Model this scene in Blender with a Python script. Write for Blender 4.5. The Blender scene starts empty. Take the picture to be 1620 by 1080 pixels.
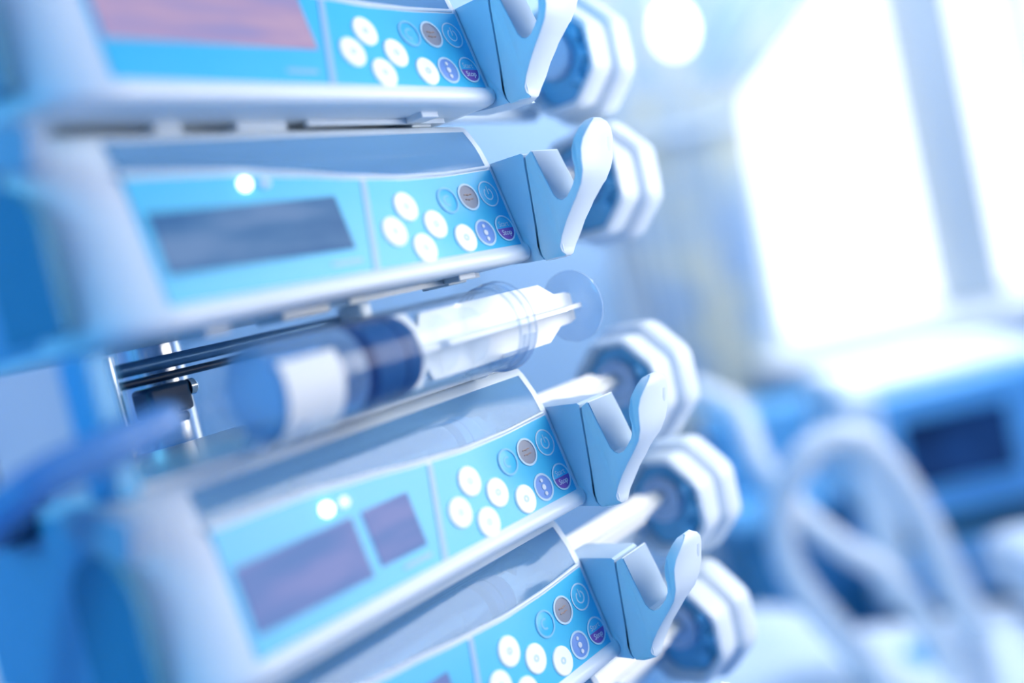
import bpy, bmesh, math, random
from mathutils import Vector, Matrix
random.seed(4)
SC = bpy.context.scene
COL = SC.collection
# world axes: +X runs to the right along the pump fronts, +Y into depth behind them, +Z up.
# origin = lower right front corner of the second pump; metres.

# ------------------------------------------------------------------ camera, world, lights, exposure
cam_d = bpy.data.cameras.new('camera'); cam = bpy.data.objects.new('camera', cam_d); COL.objects.link(cam)
U = Vector((0.6079, 0.1844, -0.7723)); V = Vector((-0.2219, 0.9734, 0.0577))
U.normalize(); V = (V - U * V.dot(U)).normalized(); N = U.cross(V)
M3 = Matrix((U, -N, V))                                   # rows: world axes in camera space
cam.matrix_world = Matrix.Translation((-0.3358, -0.2531, -0.0079)) @ M3.to_4x4()
cam_d.sensor_width = 36; cam_d.lens = 1550 / 1620 * 36
cam_d.clip_start = 0.01; cam_d.clip_end = 60
cam_d.dof.use_dof = True; cam_d.dof.focus_distance = 0.416; cam_d.dof.aperture_fstop = 1.75
SC.camera = cam
CX, CY = -0.3358, -0.2531
HX, HY = 0.7736, 0.6337                                    # room: f runs to the window wall, r to its right
def room(f, r, z): return (CX + HX * f + HY * r, CY + HY * f - HX * r, z)

w = bpy.data.worlds.new('sky'); SC.world = w; w.use_nodes = True
w.node_tree.nodes['Background'].inputs[0].default_value = (0.93, 0.97, 1, 1)
w.node_tree.nodes['Background'].inputs[1].default_value = 2.3

def area(name, loc, target, size, energy, color, size_y=None, portal=False):
    d = bpy.data.lights.new(name, 'AREA'); d.energy = energy; d.color = color
    d.shape = 'RECTANGLE'; d.size = size; d.size_y = size_y or size
    o = bpy.data.objects.new(name, d); COL.objects.link(o); o.location = loc
    o.rotation_euler = (Vector(target) - Vector(loc)).to_track_quat('-Z', 'Y').to_euler()
    if portal: d.cycles.is_portal = True
    return o
area('window_portal', room(3.40, 1.6, 0.4), room(0, 1.6, 0.4), 1.45, 1, (1, 1, 1), 1.6, portal=True)
area('added_key_light', (0.36, -0.54, 0.12), (0.0, 0, -0.05), 0.5, 6.2, (1.0, 0.95, 0.86))  # unseen key lamp, added to brighten the pump fronts
area('added_blue_fill', room(-1.5, -1.7, 1.15), room(0.4, 0.0, 0), 1.8, 56, (0.12, 0.60, 0.93))  # unseen fill lamp, added to turn the shaded sides blue
area('added_far_fill', room(1.7, 0.9, 1.42), room(3.2, 0.6, 0), 1.2, 98, (0.94, 0.97, 1.0))  # unseen lamp, added to brighten the curtain and window wall
SC.view_settings.view_transform = 'Standard'; SC.view_settings.look = 'None'
SC.view_settings.exposure = 0.06; SC.view_settings.gamma = 1.0; SC.view_settings.use_curve_mapping = False
SC.cycles.max_bounces = 10; SC.cycles.transparent_max_bounces = 24
SC.cycles.caustics_reflective = False; SC.cycles.caustics_refractive = False
SC.cycles.sample_clamp_indirect = 4.0

# ------------------------------------------------------------------ materials
def mat(name, col, rough=0.4, metal=0.0, emit=None, es=0.0, grain=0.015, spec=0.5, gscale=90.0):
    m = bpy.data.materials.new(name); m.use_nodes = True; nt = m.node_tree; b = nt.nodes['Principled BSDF']
    b.inputs['Roughness'].default_value = rough; b.inputs['Metallic'].default_value = metal
    b.inputs['Specular IOR Level'].default_value = spec
    tc = nt.nodes.new('ShaderNodeTexCoord'); no = nt.nodes.new('ShaderNodeTexNoise'); no.inputs['Scale'].default_value = gscale
    nt.links.new(tc.outputs['Object'], no.inputs['Vector'])
    mx = nt.nodes.new('ShaderNodeMix'); mx.data_type = 'RGBA'
    mx.inputs[6].default_value = tuple(max(0, c - grain) for c in col) + (1,)
    mx.inputs[7].default_value = tuple(min(1, c + grain) for c in col) + (1,)
    nt.links.new(no.outputs['Fac'], mx.inputs[0]); nt.links.new(mx.outputs[2], b.inputs['Base Color'])
    if emit: b.inputs['Emission Color'].default_value = tuple(emit) + (1,); b.inputs['Emission Strength'].default_value = es
    return m
def clear(name, tint, milk, milkcol, ior=1.45, rough=0.04):
    """clear plastic: see-through, mirror-like towards grazing, a little milky at its edges"""
    m = bpy.data.materials.new(name); m.use_nodes = True; nt = m.node_tree; nt.nodes.clear()
    out = nt.nodes.new('ShaderNodeOutputMaterial'); t = nt.nodes.new('ShaderNodeBsdfTransparent'); t.inputs[0].default_value = tint + (1,)
    g = nt.nodes.new('ShaderNodeBsdfGlossy'); g.inputs['Roughness'].default_value = rough
    d = nt.nodes.new('ShaderNodeBsdfDiffuse'); d.inputs[0].default_value = milkcol + (1,)
    lw = nt.nodes.new('ShaderNodeLayerWeight'); lw.inputs[0].default_value = 0.35
    mr = nt.nodes.new('ShaderNodeMath'); mr.operation = 'MULTIPLY_ADD'; mr.inputs[1].default_value = milk * 1.6; mr.inputs[2].default_value = milk * 0.35
    nt.links.new(lw.outputs['Facing'], mr.inputs[0])
    a = nt.nodes.new('ShaderNodeMixShader'); nt.links.new(mr.outputs[0], a.inputs[0]); nt.links.new(t.outputs[0], a.inputs[1]); nt.links.new(d.outputs[0], a.inputs[2])
    f0 = ((ior - 1) / (ior + 1)) ** 2                      # Schlick reflectance, the same from both sides of a thin wall
    l2 = nt.nodes.new('ShaderNodeLayerWeight'); l2.inputs[0].default_value = 0.5
    pw = nt.nodes.new('ShaderNodeMath'); pw.operation = 'POWER'; pw.inputs[1].default_value = 5; nt.links.new(l2.outputs['Facing'], pw.inputs[0])
    f = nt.nodes.new('ShaderNodeMath'); f.operation = 'MULTIPLY_ADD'; f.inputs[1].default_value = 1 - f0; f.inputs[2].default_value = f0; nt.links.new(pw.outputs[0], f.inputs[0])
    b = nt.nodes.new('ShaderNodeMixShader'); nt.links.new(f.outputs[0], b.inputs[0]); nt.links.new(a.outputs[0], b.inputs[1]); nt.links.new(g.outputs[0], b.inputs[2])
    nt.links.new(b.outputs[0], out.inputs[0]); return m
def screen(name, c1, c2, c3, strength, scale):
    """lit display: soft uneven rows of colour"""
    m = bpy.data.materials.new(name); m.use_nodes = True; nt = m.node_tree; b = nt.nodes['Principled BSDF']
    b.inputs['Base Color'].default_value = (0.006, 0.010, 0.025, 1); b.inputs['Roughness'].default_value = 0.3; b.inputs['Specular IOR Level'].default_value = 0.08
    tc = nt.nodes.new('ShaderNodeTexCoord'); mp = nt.nodes.new('ShaderNodeMapping'); mp.inputs['Scale'].default_value = scale
    no = nt.nodes.new('ShaderNodeTexNoise'); no.inputs['Scale'].default_value = 1.0; no.inputs['Detail'].default_value = 3
    r = nt.nodes.new('ShaderNodeValToRGB'); e = r.color_ramp.elements
    e[0].position = 0.36; e[0].color = c1 + (1,); e[1].position = 0.64; e[1].color = c3 + (1,)
    k = e.new(0.5); k.color = c2 + (1,)
    nt.links.new(tc.outputs['Object'], mp.inputs[0]); nt.links.new(mp.outputs[0], no.inputs['Vector']); nt.links.new(no.outputs['Fac'], r.inputs[0])
    nt.links.new(r.outputs[0], b.inputs['Emission Color']); b.inputs['Emission Strength'].default_value = strength
    return m
M = {}
M['white'] = mat('white_plastic', (0.80, 0.88, 0.96), 0.32)
M['hook'] = mat('pale_hook_plastic', (0.76, 0.85, 0.93), 0.42)
M['base'] = mat('grey_blue_plastic', (0.62, 0.76, 0.90), 0.42)
M['side'] = mat('side_shade_blue', (0.18, 0.42, 0.64), 0.5)
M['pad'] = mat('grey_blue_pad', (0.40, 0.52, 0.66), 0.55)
M['cupb'] = mat('pale_blue_laminate', (0.30, 0.44, 0.60), 0.5, gscale=5)
M['grip_shade'] = mat('grip_shade_blue', (0.06, 0.28, 0.44), 0.6)
M['cyan'] = mat('cyan_membrane', (0.055, 0.56, 0.88), 0.35, grain=0.012)
M['cyan_pale'] = mat('pale_membrane_line', (0.35, 0.58, 0.88), 0.4)
M['key'] = mat('cream_key', (0.93, 0.94, 0.90), 0.45, emit=(1, 0.98, 0.9), es=0.12)
M['keymark'] = mat('key_mark_blue', (0.62, 0.80, 0.92), 0.5)
M['ring'] = mat('pale_ring_print', (0.62, 0.82, 0.95), 0.5)
M['faint'] = mat('faint_ring_print', (0.24, 0.62, 0.90), 0.5)
M['greykey'] = mat('grey_key', (0.33, 0.35, 0.42), 0.5)
M['orange'] = mat('dull_orange_print', (0.50, 0.34, 0.28), 0.5)
M['violet'] = mat('violet_blue_key', (0.20, 0.38, 0.82), 0.5)
M['purple'] = mat('purple_key', (0.22, 0.10, 0.50), 0.5)
M['inkwhite'] = mat('white_print', (0.88, 0.90, 0.95), 0.5)
M['recess'] = mat('blue_drive_plastic', (0.14, 0.48, 0.78), 0.35)
M['boss'] = mat('blue_grey_disc', (0.50, 0.66, 0.88), 0.4)
M['chrome'] = mat('bright_steel', (0.85, 0.85, 0.84), 0.18, 1.0)
M['steel'] = mat('dark_steel_blue', (0.08, 0.22, 0.42), 0.3, 0.3)
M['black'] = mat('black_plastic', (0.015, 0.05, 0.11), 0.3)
M['stopper'] = mat('dark_blue_rubber', (0.005, 0.095, 0.28), 0.5, grain=0.002, spec=0.2)
M['rod'] = mat('white_plunger_plastic', (0.93, 0.94, 0.93), 0.4)
M['paper'] = mat('paper_sticker', (0.90, 0.91, 0.90), 0.6)
M['liquid'] = clear('blue_tinted_fluid', (0.78, 0.89, 0.98), 0.45, (0.46, 0.72, 1.0))
M['barrel'] = clear('clear_barrel', (0.96, 0.98, 1.0), 0.015, (0.80, 0.92, 1.0), 1.2)
M['disc'] = clear('frosted_disc', (0.93, 0.96, 1.0), 0.32, (0.62, 0.78, 0.98))
M['cover'] = clear('clear_cover', (0.76, 0.90, 1.0), 0.42, (0.33, 0.64, 1.0), 1.4, 0.1)
M['tube'] = mat('blue_infusion_tube', (0.13, 0.31, 0.64), 0.25)
M['glass'] = clear('window_glass', (0.98, 0.99, 1.0), 0.01, (0.9, 0.95, 1.0))
M['led_y'] = mat('lit_led', (0.9, 0.85, 0.6), 0.4, emit=(1, 0.95, 0.70), es=4)
M['led_w'] = mat('dim_led', (0.8, 0.8, 0.85), 0.4, emit=(0.85, 0.85, 1), es=0.1)
M['led_m'] = mat('second_led', (0.8, 0.8, 0.85), 0.4, emit=(0.85, 0.85, 1), es=0.9)
M['scr1'] = screen('pink_display', (0.40, 0.36, 0.68), (0.50, 0.38, 0.64), (0.58, 0.42, 0.64), 0.85, (30, 60, 160))
M['scr2'] = screen('dim_display', (0.05, 0.17, 0.42), (0.08, 0.22, 0.48), (0.15, 0.29, 0.56), 0.85, (22, 50, 120))
M['scr3'] = screen('mauve_display', (0.12, 0.24, 0.58), (0.17, 0.26, 0.61), (0.23, 0.29, 0.64), 0.9, (26, 50, 130))
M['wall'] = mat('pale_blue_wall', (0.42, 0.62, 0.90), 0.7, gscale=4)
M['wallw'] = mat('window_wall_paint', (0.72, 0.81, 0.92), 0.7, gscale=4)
M['ceil'] = mat('ceiling_paint', (0.60, 0.76, 0.95), 0.8, gscale=3)
M['floor'] = mat('blue_vinyl_floor', (0.20, 0.40, 0.66), 0.45, gscale=6)
M['trim'] = mat('white_trim', (0.86, 0.88, 0.90), 0.45)
M['mull'] = mat('grey_window_bar', (0.40, 0.47, 0.54), 0.5)
M['vbody'] = mat('blue_machine_housing', (0.14, 0.46, 0.84), 0.4)
M['vdark'] = mat('teal_dark_panel', (0.02, 0.13, 0.22), 0.4)
M['teal'] = mat('teal_cabinet', (0.06, 0.26, 0.40), 0.5)
M['blue'] = mat('mid_blue_cloth', (0.10, 0.34, 0.62), 0.7)
M['linen'] = mat('white_linen', (0.66, 0.76, 0.88), 0.85, gscale=12)
M['hose'] = mat('white_corrugated_hose', (0.82, 0.88, 0.95), 0.5)
M['green'] = mat('green_tag', (0.02, 0.22, 0.22), 0.5)
M['globe'] = mat('lit_globe', (1, 1, 0.95), 0.4, emit=(1, 0.97, 0.88), es=4)
M['vscreen'] = screen('dark_blue_display', (0.002, 0.012, 0.05), (0.003, 0.02, 0.09), (0.01, 0.06, 0.25), 1.0, (3, 3, 3))
M['bagclear'] = clear('fluid_bag', (0.9, 0.95, 1.0), 0.3, (0.85, 0.92, 0.98))
def curtain_mat():
    m = bpy.data.materials.new('sheer_curtain'); m.use_nodes = True; nt = m.node_tree; nt.nodes.clear()
    out = nt.nodes.new('ShaderNodeOutputMaterial'); d = nt.nodes.new('ShaderNodeBsdfDiffuse'); t = nt.nodes.new('ShaderNodeBsdfTranslucent')
    tc = nt.nodes.new('ShaderNodeTexCoord'); no = nt.nodes.new('ShaderNodeTexNoise'); no.inputs['Scale'].default_value = 7; r = nt.nodes.new('ShaderNodeValToRGB')
    r.color_ramp.elements[0].position = 0.42; r.color_ramp.elements[0].color = (0.66, 0.80, 0.95, 1)
    r.color_ramp.elements[1].position = 0.62; r.color_ramp.elements[1].color = (0.92, 0.93, 0.88, 1)
    nt.links.new(tc.outputs['Object'], no.inputs['Vector']); nt.links.new(no.outputs['Fac'], r.inputs[0])
    nt.links.new(r.outputs[0], d.inputs[0]); nt.links.new(r.outputs[0], t.inputs[0])
    x = nt.nodes.new('ShaderNodeMixShader'); x.inputs[0].default_value = 0.4
    nt.links.new(d.outputs[0], x.inputs[1]); nt.links.new(t.outputs[0], x.inputs[2]); nt.links.new(x.outputs[0], out.inputs[0]); return m
M['curtain'] = curtain_mat()

# ------------------------------------------------------------------ helpers
def finish(name, bm, m, parent=None, smooth=35, bevel=0.0, seg=2, loc=None):
    bmesh.ops.recalc_face_normals(bm, faces=bm.faces[:])
    me = bpy.data.meshes.new(name); bm.to_mesh(me); bm.free()
    for p in me.polygons: p.use_smooth = smooth > 0
    if smooth > 0: me.set_sharp_from_angle(angle=math.radians(smooth))
    o = bpy.data.objects.new(name, me); COL.objects.link(o); me.materials.append(m)
    if parent: o.parent = parent
    if loc: o.location = loc
    if bevel:
        b = o.modifiers.new('bevel', 'BEVEL'); b.width = bevel; b.segments = seg; b.limit_method = 'ANGLE'; b.angle_limit = math.radians(35)
        b.harden_normals = False
    return o
def thing(name, label, cat, loc=(0, 0, 0), group=None):
    o = bpy.data.objects.new(name, None); COL.objects.link(o); o.empty_display_size = 0.02
    o.location = loc; o['label'] = label; o['category'] = cat
    if group: o['group'] = group
    return o
def tag(o, label, cat, group=None):
    o['label'] = label; o['category'] = cat
    if group: o['group'] = group
    return o
def struct(o): o['kind'] = 'structure'; return o
def box(bm, a, b, mtx=None):
    x0, y0, z0 = a; x1, y1, z1 = b
    vs = [bm.verts.new(p) for p in ((x0, y0, z0), (x1, y0, z0), (x1, y1, z0), (x0, y1, z0), (x0, y0, z1), (x1, y0, z1), (x1, y1, z1), (x0, y1, z1))]
    for f in ((0, 3, 2, 1), (4, 5, 6, 7), (0, 1, 5, 4), (1, 2, 6, 5), (2, 3, 7, 6), (3, 0, 4, 7)): bm.faces.new([vs[i] for i in f])
    if mtx:
        for v in vs: v.co = Vector(mtx(*v.co))
    return bm
def boxes(*ab):
    bm = bmesh.new()
    for a, b in ab: box(bm, a, b)
    return bm
def rbox(a, b): return box(bmesh.new(), a, b, room)          # box in room axes (f, r, z)
def loft(bm, secs, cap=True, closed=True):
    rows = [[bm.verts.new(p) for p in s] for s in secs]; n = len(rows[0])
    for a, b in zip(rows, rows[1:]):
        for i in range(n if closed else n - 1):
            j = (i + 1) % n
            try: bm.faces.new((a[i], a[j], b[j], b[i]))
            except ValueError: pass
    if cap:
        for r in (rows[0], rows[-1]):
            f = bm.faces.new(r); bmesh.ops.triangulate(bm, faces=[f])
    return bm
def lathe_x(bm, prof, cy, cz, n=32, cap=True, sq=1.0):
    """revolve (x, radius) about the axis along X through (cy, cz)"""
    secs = [[(x, cy + sq * r * math.cos(2 * math.pi * i / n), cz + r * math.sin(2 * math.pi * i / n)) for i in range(n)] for x, r in prof]
    return loft(bm, secs, cap)
def tube(bm, pts, rad, n=10, cap=True, closed=False):
    pts = [Vector(p) for p in pts]; secs = []; k = len(pts); prev = None
    for i, p in enumerate(pts):
        if closed: t = pts[(i + 1) % k] - pts[i - 1]
        else: t = pts[min(i + 1, k - 1)] - pts[max(i - 1, 0)]
        t.normalize()
        if prev is None: s = t.orthogonal().normalized()
        else: s = (prev - t * prev.dot(t)).normalized()
        prev = s; b = t.cross(s); r = rad[i] if isinstance(rad, (list, tuple)) else rad
        secs.append([p + s * r * math.cos(2 * math.pi * j / n) + b * r * math.sin(2 * math.pi * j / n) for j in range(n)])
    if closed:
        secs.append(secs[0]); return loft(bm, secs, False)
    return loft(bm, secs, cap)
def smooth_path(pts, n=8):
    P = [Vector(p) for p in pts]; P = [P[0] * 2 - P[1]] + P + [P[-1] * 2 - P[-2]]; out = []
    for i in range(1, len(P) - 2):
        for j in range(n):
            t = j / n; a, b, c, d = P[i - 1:i + 3]
            out.append(0.5 * ((2 * b) + (c - a) * t + (2 * a - 5 * b + 4 * c - d) * t * t + (3 * b - a - 3 * c + d) * t ** 3))
    out.append(P[-2]); return out
def text_bm(txt, size):
    cu = bpy.data.curves.new('lettering', 'FONT'); cu.body = txt; cu.size = size; cu.align_x = 'CENTER'; cu.align_y = 'CENTER'; cu.extrude = 0.00005
    cu.resolution_u = 3
    o = bpy.data.objects.new('lettering', cu); COL.objects.link(o)
    dg = bpy.context.evaluated_depsgraph_get(); me = bpy.data.meshes.new_from_object(o.evaluated_get(dg))
    bm = bmesh.new(); bm.from_mesh(me); bpy.data.objects.remove(o); bpy.data.curves.remove(cu); bpy.data.meshes.remove(me); return bm

# ------------------------------------------------------------------ room
FW = 3.30
Z0, Z1 = -1.25, 1.45
struct(finish('floor', rbox((-2.4, -2.4, Z0 - .05), (FW + .2, 2.8, Z0)), M['floor'], smooth=0))
struct(finish('ceiling', rbox((-2.4, -2.4, Z1), (FW + .2, 2.8, Z1 + .05)), M['ceil'], smooth=0))
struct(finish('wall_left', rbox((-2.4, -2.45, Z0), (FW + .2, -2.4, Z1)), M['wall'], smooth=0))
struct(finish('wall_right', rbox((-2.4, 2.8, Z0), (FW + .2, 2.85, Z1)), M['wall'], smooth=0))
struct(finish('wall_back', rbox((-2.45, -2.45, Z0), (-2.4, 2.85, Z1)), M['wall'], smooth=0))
WR0, WR1, WZ0, WZ1 = 0.90, 2.35, -0.42, 1.20
bm = bmesh.new()
for a, b in (((FW, -2.4, Z0), (FW + .16, WR0, Z1)), ((FW, WR1, Z0), (FW + .16, 2.8, Z1)), ((FW, WR0, Z0), (FW + .16, WR1, WZ0)), ((FW, WR0, WZ1), (FW + .16, WR1, Z1))): box(bm, a, b, room)
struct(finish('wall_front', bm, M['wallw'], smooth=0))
bm = bmesh.new()
for a, b in (((FW + .06, WR0, WZ0), (FW + .11, WR0 + .035, WZ1)), ((FW + .06, WR1 - .035, WZ0), (FW + .11, WR1, WZ1)), ((FW + .06, WR0, WZ1 - .035), (FW + .11, WR1, WZ1)), ((FW + .06, WR0, WZ0), (FW + .11, WR1, WZ0 + .03))): box(bm, a, b, room)
win = struct(finish('window_1', bm, M['trim'], smooth=0))
finish('mullion', rbox((FW - .02, 1.490, WZ0 + .002), (FW + .12, 1.66, WZ1 - .002)), M['mull'], win, 0)
finish('mullion', rbox((FW + .03, 1.90, WZ0 + .002), (FW + .10, 1.94, WZ1 - .002)), M['mull'], win, 0)
for a, b in ((WR0 + .036, 1.489), (1.661, 1.899), (1.941, WR1 - .036)):
    finish('pane', rbox((FW + .080, a, WZ0 + .031), (FW + .086, b, WZ1 - .036)), M['glass'], win, 0)
finish('window_sill', rbox((FW - .34, WR0 - .16, WZ0 - .035), (FW + .06, WR1 + .1, WZ0 - .002)), M['trim'], win, 0, 0.006)
struct(finish('baseboard_front', rbox((FW - .015, -2.4, Z0), (FW, 2.8, Z0 + .09)), M['trim'], smooth=0))

# curtain tied back at the left of the window
bm = bmesh.new(); rows = []
for i in range(50):
    z = -1.15 + (Z1 - 0.05 + 1.15) * i / 49
    if z < 0.36: right = 0.86 + 0.03 * math.sin(z * 3)
    else: right = 0.84 + (z - 0.36) * 1.2
    left = 0.40 - max(0, z - .36) * 0.06
    row = []
    for j in range(91):
        s = j / 90; ph = s * 2 * math.pi * 9 + 0.6 * math.sin(z * 2.1)
        row.append(bm.verts.new(room(3.17 + 0.035 * math.sin(ph) + 0.012 * math.sin(ph * 0.37 + z * 3), left + (right - left) * s + 0.008 * math.sin(2 * ph), z)))
    rows.append(row)
for a, b in zip(rows, rows[1:]):
    for j in range(90): bm.faces.new((a[j], a[j + 1], b[j + 1], b[j]))
ct = thing('curtain', 'pale translucent curtain tied back at the left edge of the bright window', 'curtain', room(3.17, .6, Z0))
def world_child(o, parent):
    o.parent = parent; o.matrix_parent_inverse = Matrix.Translation(-Vector(parent.location)); return o
cp = finish('cloth', bm, M['curtain'], None, 60); so = cp.modifiers.new('thickness', 'SOLIDIFY'); so.thickness = 0.002; world_child(cp, ct)
world_child(finish('tieback', tube(bmesh.new(), [room(3.17 + .058 * math.cos(t), .62 + .26 * math.sin(t), .34) for t in [2 * math.pi * i / 24 for i in range(24)]], .012, closed=True), M['linen']), ct)
world_child(finish('curtain_rail', tube(bmesh.new(), [room(3.17, .1, 1.42), room(3.17, 2.6, 1.42)], .014), M['trim']), ct)

# ------------------------------------------------------------------ syringe pumps
PSL = (0.0112 - 0.0031) / (0.0432 - 0.0078)
def py(z): return 0.0031 + (z - 0.0078) * PSL                # panel depth at height z
PN = Vector((0, -1, PSL)).normalized(); PV = Vector((0, PSL, 1)).normalized(); PU = Vector((1, 0, 0))
def onp(x, z, out=0.0): return Vector((x, py(z), z)) + PN * out
def ztop(x):
    pts = [(-.205, .0492), (-.170, .0490), (-.137, .0482), (-.112, .0462), (-.081, .0432), (-.056, .0415), (-.033, .0415), (0, .0430)]
    for (a, za), (b, zb) in zip(pts, pts[1:]):
        if x <= b: t = (x - a) / (b - a); t = t * t * (3 - 2 * t) * .4 + t * .6; return za + (zb - za) * t
    return .043
LOW = [(.0062, 0), (.0022, .0006), (.0006, .0020), (.0002, .0040), (.0010, .0062), (.0031, .0078)]
UPP = [(py(.0432), .0432), (.0145, .0520), (.0180, .0585), (.0192, .0606), (.0212, .0630), (.0240, .0642), (.0280, .0645)]
DEP = 0.12
def cover_curve(x, n=6):
    zt = ztop(x); a = Vector((py(zt), zt)); pts = []
    for i in range(n + 1):
        t = i / n; z = zt + (.0606 - zt) * t
        # bulging towards the viewer between panel top and lid
        y = a.x + (.0192 - a.x) * t - .0012 * math.sin(math.pi * t)
        pts.append((y, z))
    return pts
def xf(prof, x): return [(x, y, z) for y, z in prof]
def pump_housing():
    bm = bmesh.new(); full = LOW + UPP + [(DEP, .0645), (DEP, 0)]
    def ins(p, d): return [(y + d * (1 if y < .06 else -1), z + d * (1 if z < .03 else -1)) for y, z in p]
    loft(bm, [xf(full, -.0042), xf(full, -.0009), xf(ins(full, .0004), -.0003), xf(ins(full, .001), 0)])
    R = .027; secs = []
    for i in range(9):
        th = math.pi / 2 * i / 8; x = -.2 + R * (1 - math.cos(th)); d = R * (1 - math.sin(th))
        secs.append([(x, y + d * (1 - y / DEP), z) for y, z in full])
    secs.append(xf(full, -.1728)); loft(bm, secs)
    mid = []
    for i in range(25):
        x = -.1730 + (.1730 - .0041) * i / 24; zt = ztop(x) + .0002; yp = py(zt)
        mid.append(xf(LOW + [(yp, zt), (yp + .0024, zt - .0002), (py(.027) + .0026, .027), (.056, .027), (.056, .0600), (.0200, .0600), (.0192, .0606), (.0212, .0630), (.0240, .0642), (.0280, .0645), (DEP, .0645), (DEP, 0)], x))
    loft(bm, mid); return bm
def sheet(x0f, x1f, z0, z1f, t0, t1, nx=14, nz=2):
    """thin plate lying on the panel plane between heights z0 and z1f(x), from x0f(z) to x1f(z)"""
    bm = bmesh.new(); g = {}
    for s, t in ((0, t0), (1, t1)):
        for i in range(nx + 1):
            for j in range(nz + 1):
                v = j / nz; xm = x0f(z0) + (x1f(z0) - x0f(z0)) * i / nx
                z = z0 + (z1f(xm) - z0) * v; x = x0f(z) + (x1f(z) - x0f(z)) * i / nx
                z = z0 + (z1f(x) - z0) * v
                g[s, i, j] = bm.verts.new(onp(x, z, t))
    for i in range(nx):
        for j in range(nz):
            bm.faces.new([g[1, i, j], g[1, i + 1, j], g[1, i + 1, j + 1], g[1, i, j + 1]])
    for i in range(nx):
        for j in (0, nz): bm.faces.new([g[0, i, j], g[0, i + 1, j], g[1, i + 1, j], g[1, i, j]])
    for j in range(nz):
        for i in (0, nx): bm.faces.new([g[0, i, j], g[0, i, j + 1], g[1, i, j + 1], g[1, i, j]])
    return bm
def pdisc(x, z, r, t0, t1, n=32, a0=0.0, a1=2 * math.pi, dome=0.0):
    """round plate on the panel"""
    bm = bmesh.new(); c = onp(x, z); full = abs(a1 - a0 - 2 * math.pi) < 1e-6
    ang = [a0 + (a1 - a0) * i / (n if full else n - 1) for i in range(n)]
    def ring(rr, t): return [c + PU * rr * math.cos(a) + PV * rr * math.sin(a) + PN * t for a in ang]
    loft(bm, [ring(r, t0), ring(r, t1 - .0001), ring(r * .94, t1 + dome)]); return bm
def pring(x, z, r, rad, t, n=36, a0=0, a1=2 * math.pi):
    c = onp(x, z, t); full = abs(a1 - a0 - 2 * math.pi) < 1e-6
    ang = [a0 + (a1 - a0) * i / (n if full else n - 1) for i in range(n)]
    secs = [[c + (PU * math.cos(a) + PV * math.sin(a)) * q + PN * h for q, h in ((r - rad, -.0002), (r - rad, .00002), (r + rad, .00002), (r + rad, -.0002))] for a in ang]
    if full: secs.append(secs[0])
    return loft(bmesh.new(), secs, not full)
def ptext(txt, size, x, z, t):
    bm = text_bm(txt, size); c = onp(x, z, t)
    for v in bm.verts: v.co = c + PU * v.co.x + PV * v.co.y + PN * v.co.z
    return bm
def div_x(z): return -.0893 + (z - .0044) * .31
def hook_bm():
    # (Y, Z, near X, far X) around the side profile: seam, notch, upturned lip, front of the lip, bottom
    P = [(-.0066, .0443, 0, .019), (-.0103, .0462, 0, .0195), (-.0118, .0410, 0, .0196), (-.0132, .0359, 0, .0197), (-.0150, .0300, 0, .0195), (-.0167, .0246, 0, .019),
         (-.0182, .0226, 0, .0185), (-.0202, .0217, 0, .018), (-.0230, .0226, 0, .0178), (-.0253, .0248, 0, .0178), (-.0275, .0272, 0, .018), (-.0291, .0300, 0, .0185), (-.0297, .0335, 0, .0195), (-.0295, .0372, 0, .0202), (-.0298, .0412, .0004, .0208), (-.0311, .0459, .0018, .0196), (-.0330, .0500, .0045, .0176), (-.0345, .0525, .0075, .0155), (-.0362, .0534, .0105, .0140),
         (-.0372, .0530, .0105, .0140), (-.0378, .0510, .0075, .0172), (-.0372, .0482, .0045, .0202), (-.0358, .0445, .0018, .0224), (-.0348, .0405, .0004, .0226), (-.0342, .0355, 0, .0216), (-.0336, .0310, 0, .0192), (-.0316, .0262, 0, .0166), (-.0280, .0217, 0, .0148), (-.0240, .0172, 0, .0134), (-.0198, .0121, 0, .0124), (-.0164, .0072, 0, .0120), (-.0143, .0032, .0002, .0100), (-.0140, .0012, .0012, .0084), (-.0144, -.0004, .0030, .0064), (-.0136, -.0012, .0036, .0056),
         (-.0100, -.0013, 0, .0110), (-.0056, -.0013, 0, .0130), (-.0041, .0008, 0, .0140), (-.0035, .0046, 0, .0145), (-.0040, .0092, 0, .0155), (-.0045, .0140, 0, .0165), (-.0049, .0210, 0, .0180), (-.0054, .0280, 0, .019), (-.0061, .0400, 0, .019)]
    def hz(z): return z - .0006 - .0016 * max(0, z - .03) / .023
    near = [(xn + .0006, y, hz(z)) for y, z, xn, xx in P]
    far = [(xx + (.0032 if y < -.029 or z < .02 and y < -.012 else .001), y, hz(z)) for y, z, xn, xx in P]
    def inset(q, d, dx):                                       # outline drawn in by d, moved dx along X: rounds the edge
        out = []; n = len(q)
        for i in range(n):
            a, b, c = (Vector((q[(i + k) % n][1], q[(i + k) % n][2])) for k in (-1, 0, 1))
            t = ((b - a).normalized() + (c - b).normalized()).normalized(); m = Vector((t.y, -t.x))
            p = b + m * d * SGN; out.append((q[i][0] + dx, p.x, p.y))
        return out
    ar = sum(P[k - 1][0] * P[k][1] - P[k][0] * P[k - 1][1] for k in range(len(P))); SGN = -1 if ar > 0 else 1
    E = .0006
    bm = bmesh.new(); loft(bm, [inset(near, E, 0), inset(near, E * .3, E * .3), inset(near, 0, E), inset(far, 0, -E), inset(far, E * .3, -E * .3), inset(far, E, 0)]); return bm
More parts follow.
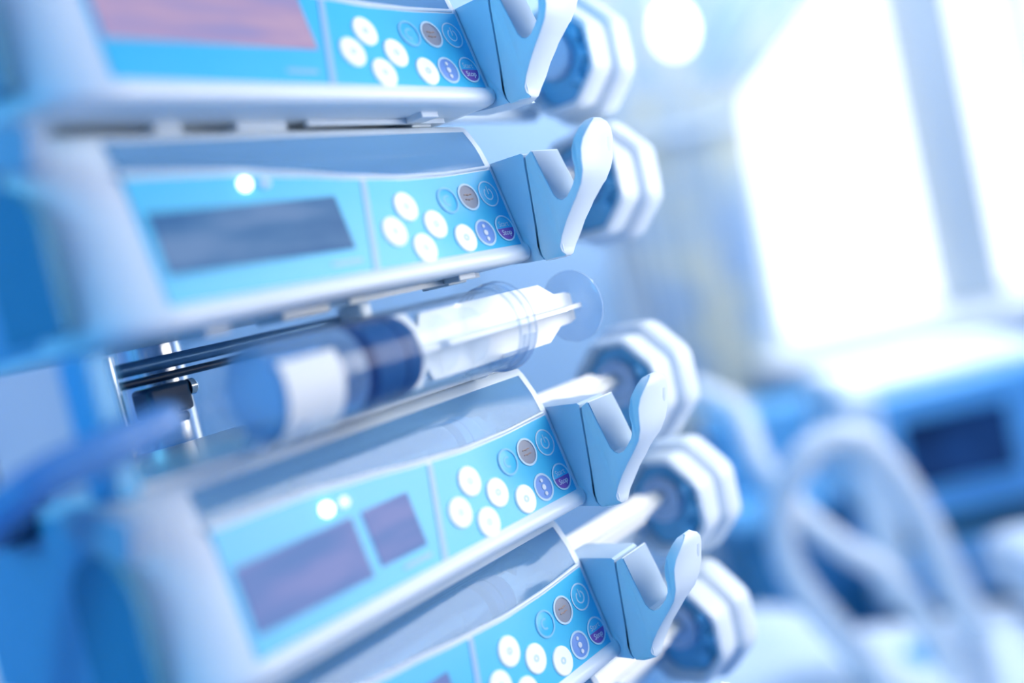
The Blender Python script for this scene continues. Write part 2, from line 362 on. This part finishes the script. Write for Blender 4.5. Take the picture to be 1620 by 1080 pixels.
def hookbase_bm():
    P = [(.022, .0445), (-.0052, .0445), (-.0063, .0436), (-.0058, .0400), (-.0051, .0280), (-.0046, .0210), (-.0042, .0140), (-.0037, .0092), (-.0032, .0046), (-.0038, .0008), (-.0052, -.0012), (.004, -.0008), (.022, .0010)]
    bm = bmesh.new(); loft(bm, [xf(P, .0001), xf(P, .019)]); return bm
def octagon(x, ap, cy, cz, rnd=.20, sq=.95):
    """rounded octagon outline across the X axis; ap = half height"""
    k = ap * math.tan(math.pi / 8); cs = [(ap, -k), (ap, k), (k, ap), (-k, ap), (-ap, k), (-ap, -k), (-k, -ap), (k, -ap)]; out = []
    for i in range(8):
        p = Vector(cs[i]); a = Vector(cs[i - 1]); b = Vector(cs[(i + 1) % 8])
        for t in (rnd, rnd * .35, -rnd * .35, -rnd):
            q = p + (a - p) * t if t > 0 else p + (b - p) * (-t)
            if abs(t) < rnd * .9: q = q * .993
            out.append((x, cy + q.x * sq, cz + q.y))
    return out
DY, DZ = .034, .033                                            # drive head centre
SY, SZ = .034, .039                                            # axis of a syringe in its pump
def drive_head(par, X):
    """white octagonal head facing the syringe: stepped rims round a blue recessed plate"""
    bm = bmesh.new(); S = [(X + .010, .0225), (X + .0015, .0235), (X, .0250), (X + .0005, .0266), (X + .003, .0276), (X + .011, .0282), (X + .0125, .0272), (X + .0165, .0272), (X + .018, .0300), (X + .021, .0318), (X + .030, .0322), (X + .034, .0312), (X + .036, .028)]
    loft(bm, [octagon(x, ap, DY, DZ) for x, ap in S]); h = finish('drive_head', bm, M['white'], par, 40)
    finish('recess_plate', loft(bmesh.new(), [octagon(X + .0104, .0223, DY, DZ), octagon(X + .0085, .0222, DY, DZ)]), M['recess'], h, 30)
    finish('pressure_disc', lathe_x(bmesh.new(), [(X + .0085, .0125), (X + .004, .0122), (X + .003, .0112)], SY + .002, SZ - .003), M['boss'], h)
    for a, rr, rad in ((.55, .0178, .0038), (-.12, .0185, .0032), (-.85, .0180, .0040)):
        c = (DY - math.cos(a) * rr, DZ + math.sin(a) * rr)
        finish('catch_knob', lathe_x(bmesh.new(), [(X + .0085, rad), (X + .004, rad * .95), (X + .0025, rad * .6)], c[0], c[1], 18), M['recess'], h)
    ridge = [(X + .0075, DY - math.cos(t) * .0150, DZ + .001 + math.sin(t) * .0150) for t in [-1.3 + 2.9 * i / 16 for i in range(17)]]
    finish('catch_ridge', tube(bmesh.new(), ridge, .0014, 8), M['recess'], h)
    for yy, zz in ((.060, .012), (.052, .020)):
        finish('drive_rod', lathe_x(bmesh.new(), [(-.02, .0042), (X + .012, .0042)], yy, zz, 16), M['base'], par)
def pump(z0, label, screens, leds, X):
    root = thing('syringe_pump', label, 'syringe pump', (0, 0, z0), 'syringe pumps in the stack')
    finish('housing', pump_housing(), M['white'], root, 40)
    bm = bmesh.new(); secs = []
    for i in range(25):
        x = -.1728 + (.1728 - .0046) * i / 24; c = cover_curve(x)
        secs.append(xf([(y, z) for y, z in c] + [(y + .0009, z + .0001) for y, z in reversed(c)], x))
    finish('clear_cover', loft(bm, secs), M['cover'], root, 40)
    finish('cover_seal', tube(bmesh.new(), [onp(-.174 + (.174 - .0042) * i / 30, ztop(-.174 + (.174 - .0042) * i / 30), .0003) for i in range(31)], .0008, 8), M['white'], root)
    finish('display_panel', sheet(lambda z: -.1735, lambda z: div_x(z) - .0022, .0076, lambda x: ztop(x) - .0014, -.0004, .0004), M['cyan'], root, 0)
    finish('keypad_panel', sheet(lambda z: div_x(z) + .0010, lambda z: -.0030, .0076, lambda x: ztop(x) - .0014, -.0004, .0004), M['cyan'], root, 0)
    finish('panel_divider', sheet(lambda z: div_x(z) - .0021, lambda z: div_x(z) + .0009, .0076, lambda x: ztop(x) - .0018, -.0004, .0007, 2), M['cyan_pale'], root, 0)
    for m, x0, x1, za, zb in screens:
        finish('display_screen', sheet(lambda z: x0, lambda z: x1, za, lambda x: zb, .0002, .0009, 2, 1), M[m], root, 0)
    for m, x, z, r in leds: finish('status_light', pdisc(x, z, r, .0002, .0012, 16, dome=.0006), M[m], root)
    finish('print_strip', sheet(lambda z: -.108, lambda z: -.094, .0112, lambda x: .0126, .0003, .0006, 2, 1), M['cyan_pale'], root, 0)
    T = .0003
    for x, z in ((-.0623, .0294), (-.0732, .0204), (-.0501, .0210), (-.0609, .0124), (-.0361, .0138)):
        k = finish('white_key', pdisc(x, z, .0060, T, T + .0007, dome=.0002), M['key'], root)
        finish('key_mark', pring(x, z, .0011, .00045, T + .0010, 14), M['keymark'], k)
    k = finish('bolus_key', pdisc(-.0373, .0300, .0055, T, T + .00022), M['cyan'], root)
    finish('key_ring', pring(-.0373, .0300, .0053, .00042, T + .0005), M['faint'], k)
    finish('key_symbol', pring(-.0373, .0300, .0020, .0004, T + .0003, 20, .9, 5.0), M['faint'], k)
    k = finish('grey_key', pdisc(-.0241, .0305, .0056, T, T + .00022), M['greykey'], root)
    finish('key_ring', pring(-.0241, .0305, .0056, .00042, T + .0005), M['ring'], k)
    for dz in (-.0010, .0010): finish('key_symbol', tube(bmesh.new(), [onp(-.0264 + i * .0011, .0305 + dz + .00025 * math.sin(i * 2.3), T + .0004) for i in range(5)], .00026, 6), M['orange'], k)
    k = finish('power_key', pdisc(-.0108, .0310, .0054, T, T + .0003), M['cyan'], root)
    finish('key_ring', pring(-.0108, .0310, .0056, .0003, T + .0004), M['ring'], k)
    finish('power_symbol', pring(-.0108, .0309, .0025, .0003, T + .0004, 24, math.radians(118), math.radians(422)), M['ring'], k)
    finish('power_symbol', tube(bmesh.new(), [onp(-.0108, .0308, T + .0004), onp(-.0108, .0344, T + .0004)], .0003, 6), M['ring'], k)
    k = finish('menu_key', pdisc(-.0227, .0147, .0054, T, T + .00022), M['violet'], root)
    finish('key_ring', pring(-.0227, .0147, .0055, .00045, T + .0004), M['ring'], k)
    for dz, r in ((.0028, .00085), (0, .00125), (-.0027, .00095)):
        finish('key_dot', pdisc(-.0227, .0147 + dz, r, T + .0003, T + .0006, 14), M['inkwhite'], k)
    k = finish('start_stop_key', pdisc(-.0094, .0153, .0054, T, T + .0003), M['cyan'], root)
    finish('stop_half', pdisc(-.0094, .0153, .0053, T + .0002, T + .00042, 24, math.pi * 1.0, math.pi * 2.0), M['purple'], k, 0)
    finish('key_ring', pring(-.0094, .0153, .0056, .00034, T + .0005), M['ring'], k)
    finish('start_lettering', ptext('Start', .0034, -.0094, .0171, T + .0004), M['ring'], k, 0)
    finish('stop_lettering', ptext('Stop', .0034, -.0094, .0133, T + .0005), M['inkwhite'], k, 0)
    hk = finish('hook', hook_bm(), M['hook'], root, 42)
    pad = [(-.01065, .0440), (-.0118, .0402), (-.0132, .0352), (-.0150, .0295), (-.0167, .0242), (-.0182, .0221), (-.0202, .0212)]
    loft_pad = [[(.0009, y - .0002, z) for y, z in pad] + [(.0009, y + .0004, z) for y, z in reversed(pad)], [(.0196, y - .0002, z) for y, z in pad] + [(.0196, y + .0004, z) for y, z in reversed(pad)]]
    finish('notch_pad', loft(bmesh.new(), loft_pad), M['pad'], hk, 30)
    finish('hook_base', hookbase_bm(), M['base'], root, 40, .0012, 3)
    drive_head(root, X)
    finish('side_shade_plate', boxes(((-.2006, .031, .003), (-.1995, .117, .0615))), M['side'], root, 0, .0003)  # thin plate added; its darker blue paints shade on the pump end
    # dark arch on the left side, coloured as the shade inside the grip recess
    bm = bmesh.new(); P = [(.012, .006)] + [(.012, .030)] + [(.030 - .018 * math.cos(t), .034 + .016 * math.sin(t)) for t in [i * math.pi / 12 for i in range(0, 13)]] + [(.048, .006)]
    loft(bm, [xf(P, -.2016), xf(P, -.1990)]); finish('grip_shade_plate', bm, M['grip_shade'], root, 30, .0006)
    # feet and stacking rail underneath
    for a, b in ((-.118, -.096), (-.150, -.140), (-.030, -.018)):
        finish('foot', boxes(((a, .024, -.0030), (b, .040, .0004))), M['white'], root, 0, .0005)
    finish('stacking_rail', boxes(((-.088, .0215, -.0022), (-.012, .0235, -.0002)), ((-.086, .0220, -.0010), (-.082, .0235, .0005)), ((-.050, .0220, -.0010), (-.046, .0235, .0005)), ((-.016, .0220, -.0010), (-.013, .0235, .0005))), M['white'], root, 0)
    finish('clip_tab', boxes(((-.036, .012, -.0022), (-.026, .021, .0004))), M['white'], root, 0, .0003)
    finish('side_clip', loft(bmesh.new(), [xf([(.000, .0490), (.010, .0500), (.034, .0590), (.034, .0650), (.008, .0640), (-.004, .0600)], -.2060), xf([(.000, .0490), (.010, .0500), (.034, .0590), (.034, .0650), (.008, .0640), (-.004, .0600)], -.1995)]), M['pad'], root, 0, .001)
    return root
PZ = [.0675, 0.0, -.1085, -.1775, -.2450]
pump(PZ[0], 'white syringe pump with glowing pink screen, topmost of the stack', [('scr1', -.1715, -.090, .0205, .0440)], [], .096)
pump(PZ[1], 'white syringe pump with dim grey-blue screen directly above the large open syringe', [('scr2', -.1700, -.0952, .0165, .0362)], [('led_y', -.1312, .0430, .0019), ('led_w', -.123, .0428, .0015)], .096)
pump(PZ[2], 'white syringe pump with mauve screen split in two parts, directly below the large open syringe', [('scr3', -.1705, -.122, .0140, .0350), ('scr3', -.117, -.0945, .0155, .0352)], [('led_y', -.1303, .0405, .0021), ('led_m', -.1225, .0405, .0017)], .089)
pump(PZ[3], 'white syringe pump low in the picture, its screen cut off by the bottom edge', [('scr3', -.1700, -.0952, .0165, .0362)], [], .107)
pump(PZ[4], 'lowest syringe pump, only its octagonal white drive head showing', [('scr2', -.1700, -.0952, .0165, .0362)], [], .095)

# ------------------------------------------------------------------ syringes
def syringe(loc, label, R, xa, xe, xs, xd, liq, big=False, stop_mat='stopper', sticker=None):
    """axis along X; barrel from xa to xe, stopper ends at xs, thumb disc at xd"""
    root = thing('syringe', label, 'syringe', loc, 'syringes in the pump stack')
    bm = bmesh.new()
    lathe_x(bm, [(xa - .030, .0028), (xa - .012, .0032), (xa - .010, .0050), (xa - .006, .0058), (xa - .004, R * .82), (xa, R * .97), (xa + .004, R), (xe, R), (xe, R - .0010), (xa + .004, R - .0010), (xa, R - .0022)], 0, 0, 40, False)
    finish('barrel', bm, M['barrel'], root)
    ls = .024 if big else .014
    if liq: finish('fluid', lathe_x(bmesh.new(), [(xa + .001, R * .85), (xa + .004, R - .0012), (xs - ls - .004, R - .0012), (xs - ls, R * .5)], 0, 0, 32), M['liquid'], root)
    r = R - .0011
    finish('stopper', lathe_x(bmesh.new(), [(xs - ls - .005, .002), (xs - ls, r * .9), (xs - ls + .001, r), (xs - ls + .004, r), (xs - ls + .0045, r * .955), (xs - .0085, r * .955), (xs - .008, r), (xs - .0045, r), (xs - .004, r * .93), (xs - .002, r * .96), (xs, r * .9)], 0, 0, 40), M[stop_mat], root)
    # cross-shaped plunger rod: two fins with notches behind the stopper and flared ends
    bm = bmesh.new(); rb = R * (.84 if big else .66)
    pr = [(xs, rb), (xs + .009, rb), (xs + .014, rb * .55), (xs + .016, rb * .93), (xd - .040, rb * .93), (xd - .022, rb * .92), (xd - .012, rb * .52), (xd - .004, rb * .50), (xd, rb * .42)]
    t = .0011
    for ax in (0, 1):
        secs = [[(x, s * h, q) if ax == 0 else (x, q, s * h) for s, q in ((1, t), (1, -t), (-1, -t), (-1, t))] for x, h in pr]
        loft(bm, secs)
    finish('plunger_rod', bm, M['rod'], root, 0, .0003, 1)
    for xr in (xs + .022, xs + .040):
        if xr < xd - .04: finish('rod_web', lathe_x(bmesh.new(), [(xr, rb * .80), (xr + .0012, rb * .80)], 0, 0, 24), M['barrel'], root)
    rd = R * .98 if big else .0115
    finish('thumb_disc', lathe_x(bmesh.new(), [(xd, rd - .0006), (xd + .0004, rd), (xd + .0016, rd), (xd + .002, rd - .0006)], 0, 0, 40), M['disc'], root)
    # finger flange with its collar
    bm = bmesh.new(); rf = R + (.0018 if big else .0028)
    lathe_x(bm, [(xe - .009, R + .0001), (xe - .008, R + .0008), (xe - .0055, R + .0008), (xe - .003, rf), (xe, rf), (xe + .0006, rf - .0006), (xe + .0006, R - .001)], 0, 0, 40, False)
    fl = finish('flange', bm, M['barrel'], root)
    if big:
        for xr, rr in ((xe - .0088, R + .0004), (xe - .0035, R + .0010), (xe + .0004, rf - .0003)):
            finish('barrel_rim', tube(bmesh.new(), [(xr, rr * math.cos(2 * math.pi * i / 48), rr * math.sin(2 * math.pi * i / 48)) for i in range(48)], .00045, 6, closed=True), M['disc'], fl)
        for k in range(16):
            xr = xe - .0078 + .0005 * k; rr = R + .0008 + max(0, (xr - xe + .0055)) / .0025 * .001; rr = min(rr, rf)
            a = [math.radians(195 + 7 * i) for i in range(16)]
            finish('grip_rib', tube(bmesh.new(), [(xr, rr * math.cos(q), rr * math.sin(q)) for q in a], .00016, 4), M['disc'], fl)
    if sticker:
        bm = bmesh.new(); a = [math.radians(150 + 120 * i / 20) for i in range(21)]
        rows = [[bm.verts.new((x, rr * math.cos(q), rr * math.sin(q))) for q in a] for x, rr in ((sticker[0], R + .0003), (sticker[1], R + .0003), (sticker[1], R + .0001), (sticker[0], R + .0001))]
        for i in range(4):
            for j in range(20): bm.faces.new((rows[i][j], rows[i][j + 1], rows[(i + 1) % 4][j + 1], rows[(i + 1) % 4][j]))
        finish('label_sticker', bm, M['paper'], root)
    return root
syringe((0, .005, -.0240), 'large clear syringe with dark blue stopper lying in the open tray', .0168, -.152, -.026, -.088, .026, True, True, sticker=(-.151, -.128))
syringe((0, SY, PZ[1] + SZ), 'clear syringe behind the cover of the pump with the dim grey-blue screen', .0130, -.120, -.020, -.040, .0975, True)
syringe((0, SY, PZ[2] + SZ), 'clear syringe behind the cover of the pump with the split mauve screen', .0130, -.120, -.010, -.030, .0905, True, stop_mat='boss')
syringe((0, SY, PZ[3] + SZ), 'clear syringe behind the cover of the pump cut off by the bottom edge', .0130, -.130, -.014, -.034, .1085, True)
syringe((0, SY, PZ[4] + SZ), 'clear syringe of the lowest pump, its white plunger pointing at the lowest octagon', .0130, -.130, -.014, -.034, .0965, True)
tag(finish('infusion_line', tube(bmesh.new(), smooth_path([(-.179, .005, -.0240), (-.192, .005, -.0262), (-.208, .006, -.0285), (-.222, .012, -.033), (-.232, .03, -.045), (-.236, .06, -.075), (-.238, .10, -.14), (-.236, .16, -.30)]), [.0046, .0050] + [.0058] * 55, 14), M['tube']), 'blue infusion line leaving the tip of the large open syringe', 'tube')

# tray that carries the open syringe between the second and third pump
tr = thing('syringe_tray', 'open tray with dark rails and bright steel pins holding the large syringe', 'tray', (0, 0, -.044))
def tray(name, bm, m, **k): return world_child(finish(name, bm, m, None, **k), tr)
tray('tray_plate', boxes(((-.196, .024, -.0440), (-.004, .118, -.0424))), M['white'], smooth=0)
for x in (-.145, -.030):
    bm = bmesh.new(); P = [(-.009 + .028 * i / 12, -.0242 - math.sqrt(max(0, .0170 ** 2 - (-.009 + .028 * i / 12 - .005) ** 2))) for i in range(13)] + [(.030, -.0440), (.018, -.0440)]
    loft(bm, [xf(P, x), xf(P, x + .003)]); tray('cradle', bm, M['disc'], smooth=0)
tray('guide_rail', tube(bmesh.new(), [(-.150, .118, -.0075), (-.010, .118, -.0075)], .0030, 12), M['steel'])
tray('guide_rail', tube(bmesh.new(), [(-.150, .118, -.0135), (-.010, .118, -.0135)], .0018, 12), M['black'])
tray('guide_rail', tube(bmesh.new(), [(-.155, .110, -.0310), (-.110, .110, -.0310)], .0022, 12), M['black'])
tray('steel_pin', tube(bmesh.new(), [(-.1350, .116, -.0420), (-.1350, .116, -.0010)], .0027, 14), M['chrome'])
tray('latch_block', boxes(((-.126, .108, -.0290), (-.106, .122, -.0165))), M['black'], smooth=30, bevel=.002)
tray('latch_cap', lathe_x(bmesh.new(), [(-.106, .0035), (-.1035, .0035), (-.102, .0022)], .111, -.020, 18), M['chrome'])
tray('corner_post', boxes(((-.199, .012, -.0440), (-.190, .028, -.0005))), M['recess'], smooth=0, bevel=.002)  # front post coloured blue to imitate shade; the other posts stay white
tray('corner_post', boxes(((-.199, .100, -.0440), (-.190, .118, -.0005))), M['white'], smooth=0, bevel=.002)
tray('corner_post', boxes(((-.012, .100, -.0440), (-.004, .118, -.0005))), M['white'], smooth=0, bevel=.002)
tray('gap_shade_box', boxes(((-.2140, .060, -.0520), (-.2005, .085, -.0405)), ((-.2010, .060, -.0436), (-.1950, .085, -.0405))), M['black'], smooth=0)  # black box added to paint the shaded gap below the infusion line

# stand behind the pumps
st = thing('pump_stand', 'steel pole stand carrying the stack of pumps from behind', 'stand', (-.09, .16, Z0))
def stand(name, bm, m, **k): return world_child(finish(name, bm, m, None, **k), st)
stand('pole', tube(bmesh.new(), [(-.09, .160, Z0 + .05), (-.09, .160, .45)], .014, 20), M['chrome'])
stand('back_plate', boxes(((-.17, .1205, -.25), (-.03, .135, -.046)), ((-.17, .1205, .002), (-.03, .135, .13))), M['vbody'], smooth=0, bevel=.003)
for z in (-.20, .07): stand('clamp', boxes(((-.115, .134, z - .02), (-.065, .182, z + .02))), M['base'], smooth=0, bevel=.004)
for k in range(5):
    a = 2 * math.pi * k / 5 + .3
    stand('foot', tube(bmesh.new(), [(-.09, .16, Z0 + .06), (-.09 + .28 * math.cos(a), .16 + .28 * math.sin(a), Z0 + .025)], [.016, .012], 10), M['chrome'])

# ------------------------------------------------------------------ background
# ventilator with a dark screen
VF = 1.60; q = VF / 1.4
vt = thing('ventilator', 'blue and white bedside machine with a dark screen below the window', 'medical machine', room(VF + .15, .70, Z0))
def vent(name, bm, m, **k): return world_child(finish(name, bm, m, None, **k), vt)
vent('housing', rbox((VF + .02, .53, -.535), (VF + .30, .90, -.300)), M['white'], smooth=30, bevel=.012)
vent('bezel', rbox((VF, .565, -.545), (VF + .03, .86, -.328)), M['vbody'], smooth=30, bevel=.008)
vent('screen', rbox((VF - .004, .594, -.490), (VF + .004, .772, -.376)), M['vscreen'], smooth=0)
vent('side_rim', rbox((VF - .015, .508, -.680), (VF + .05, .562, -.310)), M['white'], smooth=30, bevel=.008)
vent('dark_strip', rbox((VF + .02, .56, -.590), (VF + .30, .90, -.550)), M['vdark'], smooth=0)
vent('lower_body', rbox((VF, .56, -.690), (VF + .30, .90, -.592)), M['vbody'], smooth=30, bevel=.006)
vent('cart', rbox((VF + .06, .60, Z0 + .08), (VF + .26, .86, -.692)), M['vdark'], smooth=30, bevel=.006)
for a, b in ((.02, .56), (.02, .86), (.26, .56), (.26, .86)): vent('castor', tube(bmesh.new(), [room(VF + a, b - .015, Z0 + .04), room(VF + a, b + .015, Z0 + .04)], .04, 16), M['black'])
for a in (.60, .86): vent('castor_arm', rbox((VF + .00, a - .03, Z0 + .075), (VF + .30, a - .005, Z0 + .10)), M['vdark'], smooth=0)
# breathing hoses
def hose(pts, rad, label):
    P = smooth_path([room(*p) for p in pts], 26)
    tag(finish('breathing_hose', tube(bmesh.new(), P, [rad * (1.0 if i % 4 < 2 else .86) for i in range(len(P))], 12), M['hose'], None, 60), label, 'hose')
hose([(1.588, .62, -.61), (1.40, .56, -.60), (1.22, .50, -.565), (1.12, .44, -.47), (1.10, .415, -.385), (1.10, .39, -.315), (1.10, .36, -.270), (1.10, .325, -.262), (1.10, .295, -.275), (1.12, .26, -.33), (1.14, .265, -.42), (1.12, .32, -.53), (1.06, .37, -.595)], .019, 'white breathing hose arching beside the dark-screened machine')
hose([(1.30, .22, -.20), (1.24, .26, -.23), (1.18, .262, -.29), (1.14, .285, -.345), (1.13, .325, -.395), (1.14, .37, -.44), (1.16, .41, -.51), (1.16, .44, -.595)], .016, 'thinner white hose running diagonally down behind the arching hose')
# bed
bd = thing('hospital_bed', 'hospital bed with white sheets below the machine with the dark screen', 'bed', room(1.13, 1.0, Z0))
def bed(name, bm, m, **k): return world_child(finish(name, bm, m, None, **k), bd)
bed('bed_frame', rbox((.78, .10, -.86), (1.48, 2.05, -.78)), M['trim'], smooth=0, bevel=.01)
bed('mattress', rbox((.79, .12, -.775), (1.47, 2.0, -.66)), M['blue'], smooth=30, bevel=.03)
bm = bmesh.new(); g = []
for i in range(41):
    row = []
    for j in range(61):
        f = .76 + .74 * i / 40; r = .10 + 1.85 * j / 60; e = max(0, (abs(f - 1.13) - .33) / .04)
        row.append(bm.verts.new(room(f, r, -.645 + .012 * math.sin(f * 23 + r * 9) * math.sin(r * 17) + .010 * math.sin(r * 31 - f * 12) - .09 * min(1, e) ** 2)))
    g.append(row)
for a, b in zip(g, g[1:]):
    for j in range(60): bm.faces.new((a[j], a[j + 1], b[j + 1], b[j]))
sh = bed('sheet', bm, M['linen'], smooth=80); so = sh.modifiers.new('thickness', 'SOLIDIFY'); so.thickness = .006
for f, r in ((.82, .16), (.82, 1.98), (1.44, .16), (1.44, 1.98)): bed('leg', tube(bmesh.new(), [room(f, r, Z0), room(f, r, -.80)], .022, 12), M['chrome'])
bm = bmesh.new(); bmesh.ops.create_cube(bm, size=1); bmesh.ops.subdivide_edges(bm, edges=bm.edges[:], cuts=7, use_grid_fill=True)
for v in bm.verts:
    x, y, z = v.co * 2; k = (1 - .25 * abs(x) ** 3) * (1 - .25 * abs(y) ** 3); v.co = Vector(room(1.25 + .15 * x, .205 + .115 * y, -.568 + .052 * z * (1 - .6 * x ** 4) * (1 - .6 * y ** 4) * k))
pl = finish('pillow', bm, M['linen'], None, 80); tag(pl, 'white pillow lying on the bed under the hoses', 'pillow')
bm = bmesh.new(); bmesh.ops.create_cube(bm, size=1); bmesh.ops.subdivide_edges(bm, edges=bm.edges[:], cuts=7, use_grid_fill=True)
for v in bm.verts:
    x, y, z = v.co * 2; v.co = Vector(room(1.36 + .09 * x, .755 + .13 * y, -.570 + .048 * z * (1 - .3 * x ** 4) * (1 - .3 * y ** 4) + .006 * math.sin(6 * y)))
tag(finish('folded_blanket', bm, M['linen'], None, 80), 'folded white blanket on the bed in front of the blue machine', 'blanket')
# cabinet between the hoses and the window wall
cb = thing('bedside_cabinet', 'teal and blue bedside cabinet seen between the white hoses', 'cabinet', room(2.1, .52, Z0))
def cab(name, bm, m, **k): return world_child(finish(name, bm, m, None, **k), cb)
cab('body', rbox((1.93, .36, Z0), (2.28, .74, -.60)), M['teal'], smooth=0, bevel=.006)
cab('worktop', rbox((1.90, .34, -.60), (2.30, .76, -.57)), M['blue'], smooth=0, bevel=.006)
for z in (-1.15, -.95, -.77):
    d = cab('drawer', rbox((1.915, .38, z), (1.932, .72, z + .15)), M['blue'], smooth=0, bevel=.004)
cab('shelf_unit', rbox((2.10, .38, -.568), (2.28, .72, -.40)), M['blue'], smooth=0, bevel=.01)
# tall cupboard against the window wall, left of the curtain
tc_ = thing('cupboard', 'tall pale blue cupboard far behind the pumps, left of the curtain', 'cupboard', room(3.1, -.3, Z0))
def cup(name, bm, m, **k): return world_child(finish(name, bm, m, None, **k), tc_)
cup('body', rbox((2.96, -.98, Z0), (3.28, .36, 1.0)), M['cupb'], smooth=0, bevel=.006)
for a, b in ((-.97, -.535), (-.525, -.09), (-.08, .35)):
    d = cup('door', rbox((2.935, a, Z0 + .08), (2.957, b, .99)), M['cupb'], smooth=0, bevel=.004)
    h_ = finish('handle', tube(bmesh.new(), [room(2.92, b - .04, -.25), room(2.92, b - .04, -.05)], .008, 8), M['chrome'], None); h_.parent = d
# round lamp on the wall
lm = thing('wall_lamp', 'small lit round lamp on an arm above the octagonal drive heads', 'lamp', room(2.6, .595, .545))
bm = bmesh.new(); bmesh.ops.create_uvsphere(bm, u_segments=20, v_segments=12, radius=.048)
bmesh.ops.scale(bm, vec=(.85, .85, 1.2), verts=bm.verts[:]); finish('globe', bm, M['globe'], lm)
world_child(finish('arm', tube(bmesh.new(), smooth_path([room(2.62, .575, .60), room(2.66, .55, .74), room(2.95, .42, 1.08), room(3.30, .25, 1.10)]), .010, 10), M['trim']), lm)
world_child(finish('wall_plate', tube(bmesh.new(), [room(3.275, .25, 1.10), room(3.30, .25, 1.10)], .05, 20), M['trim']), lm)
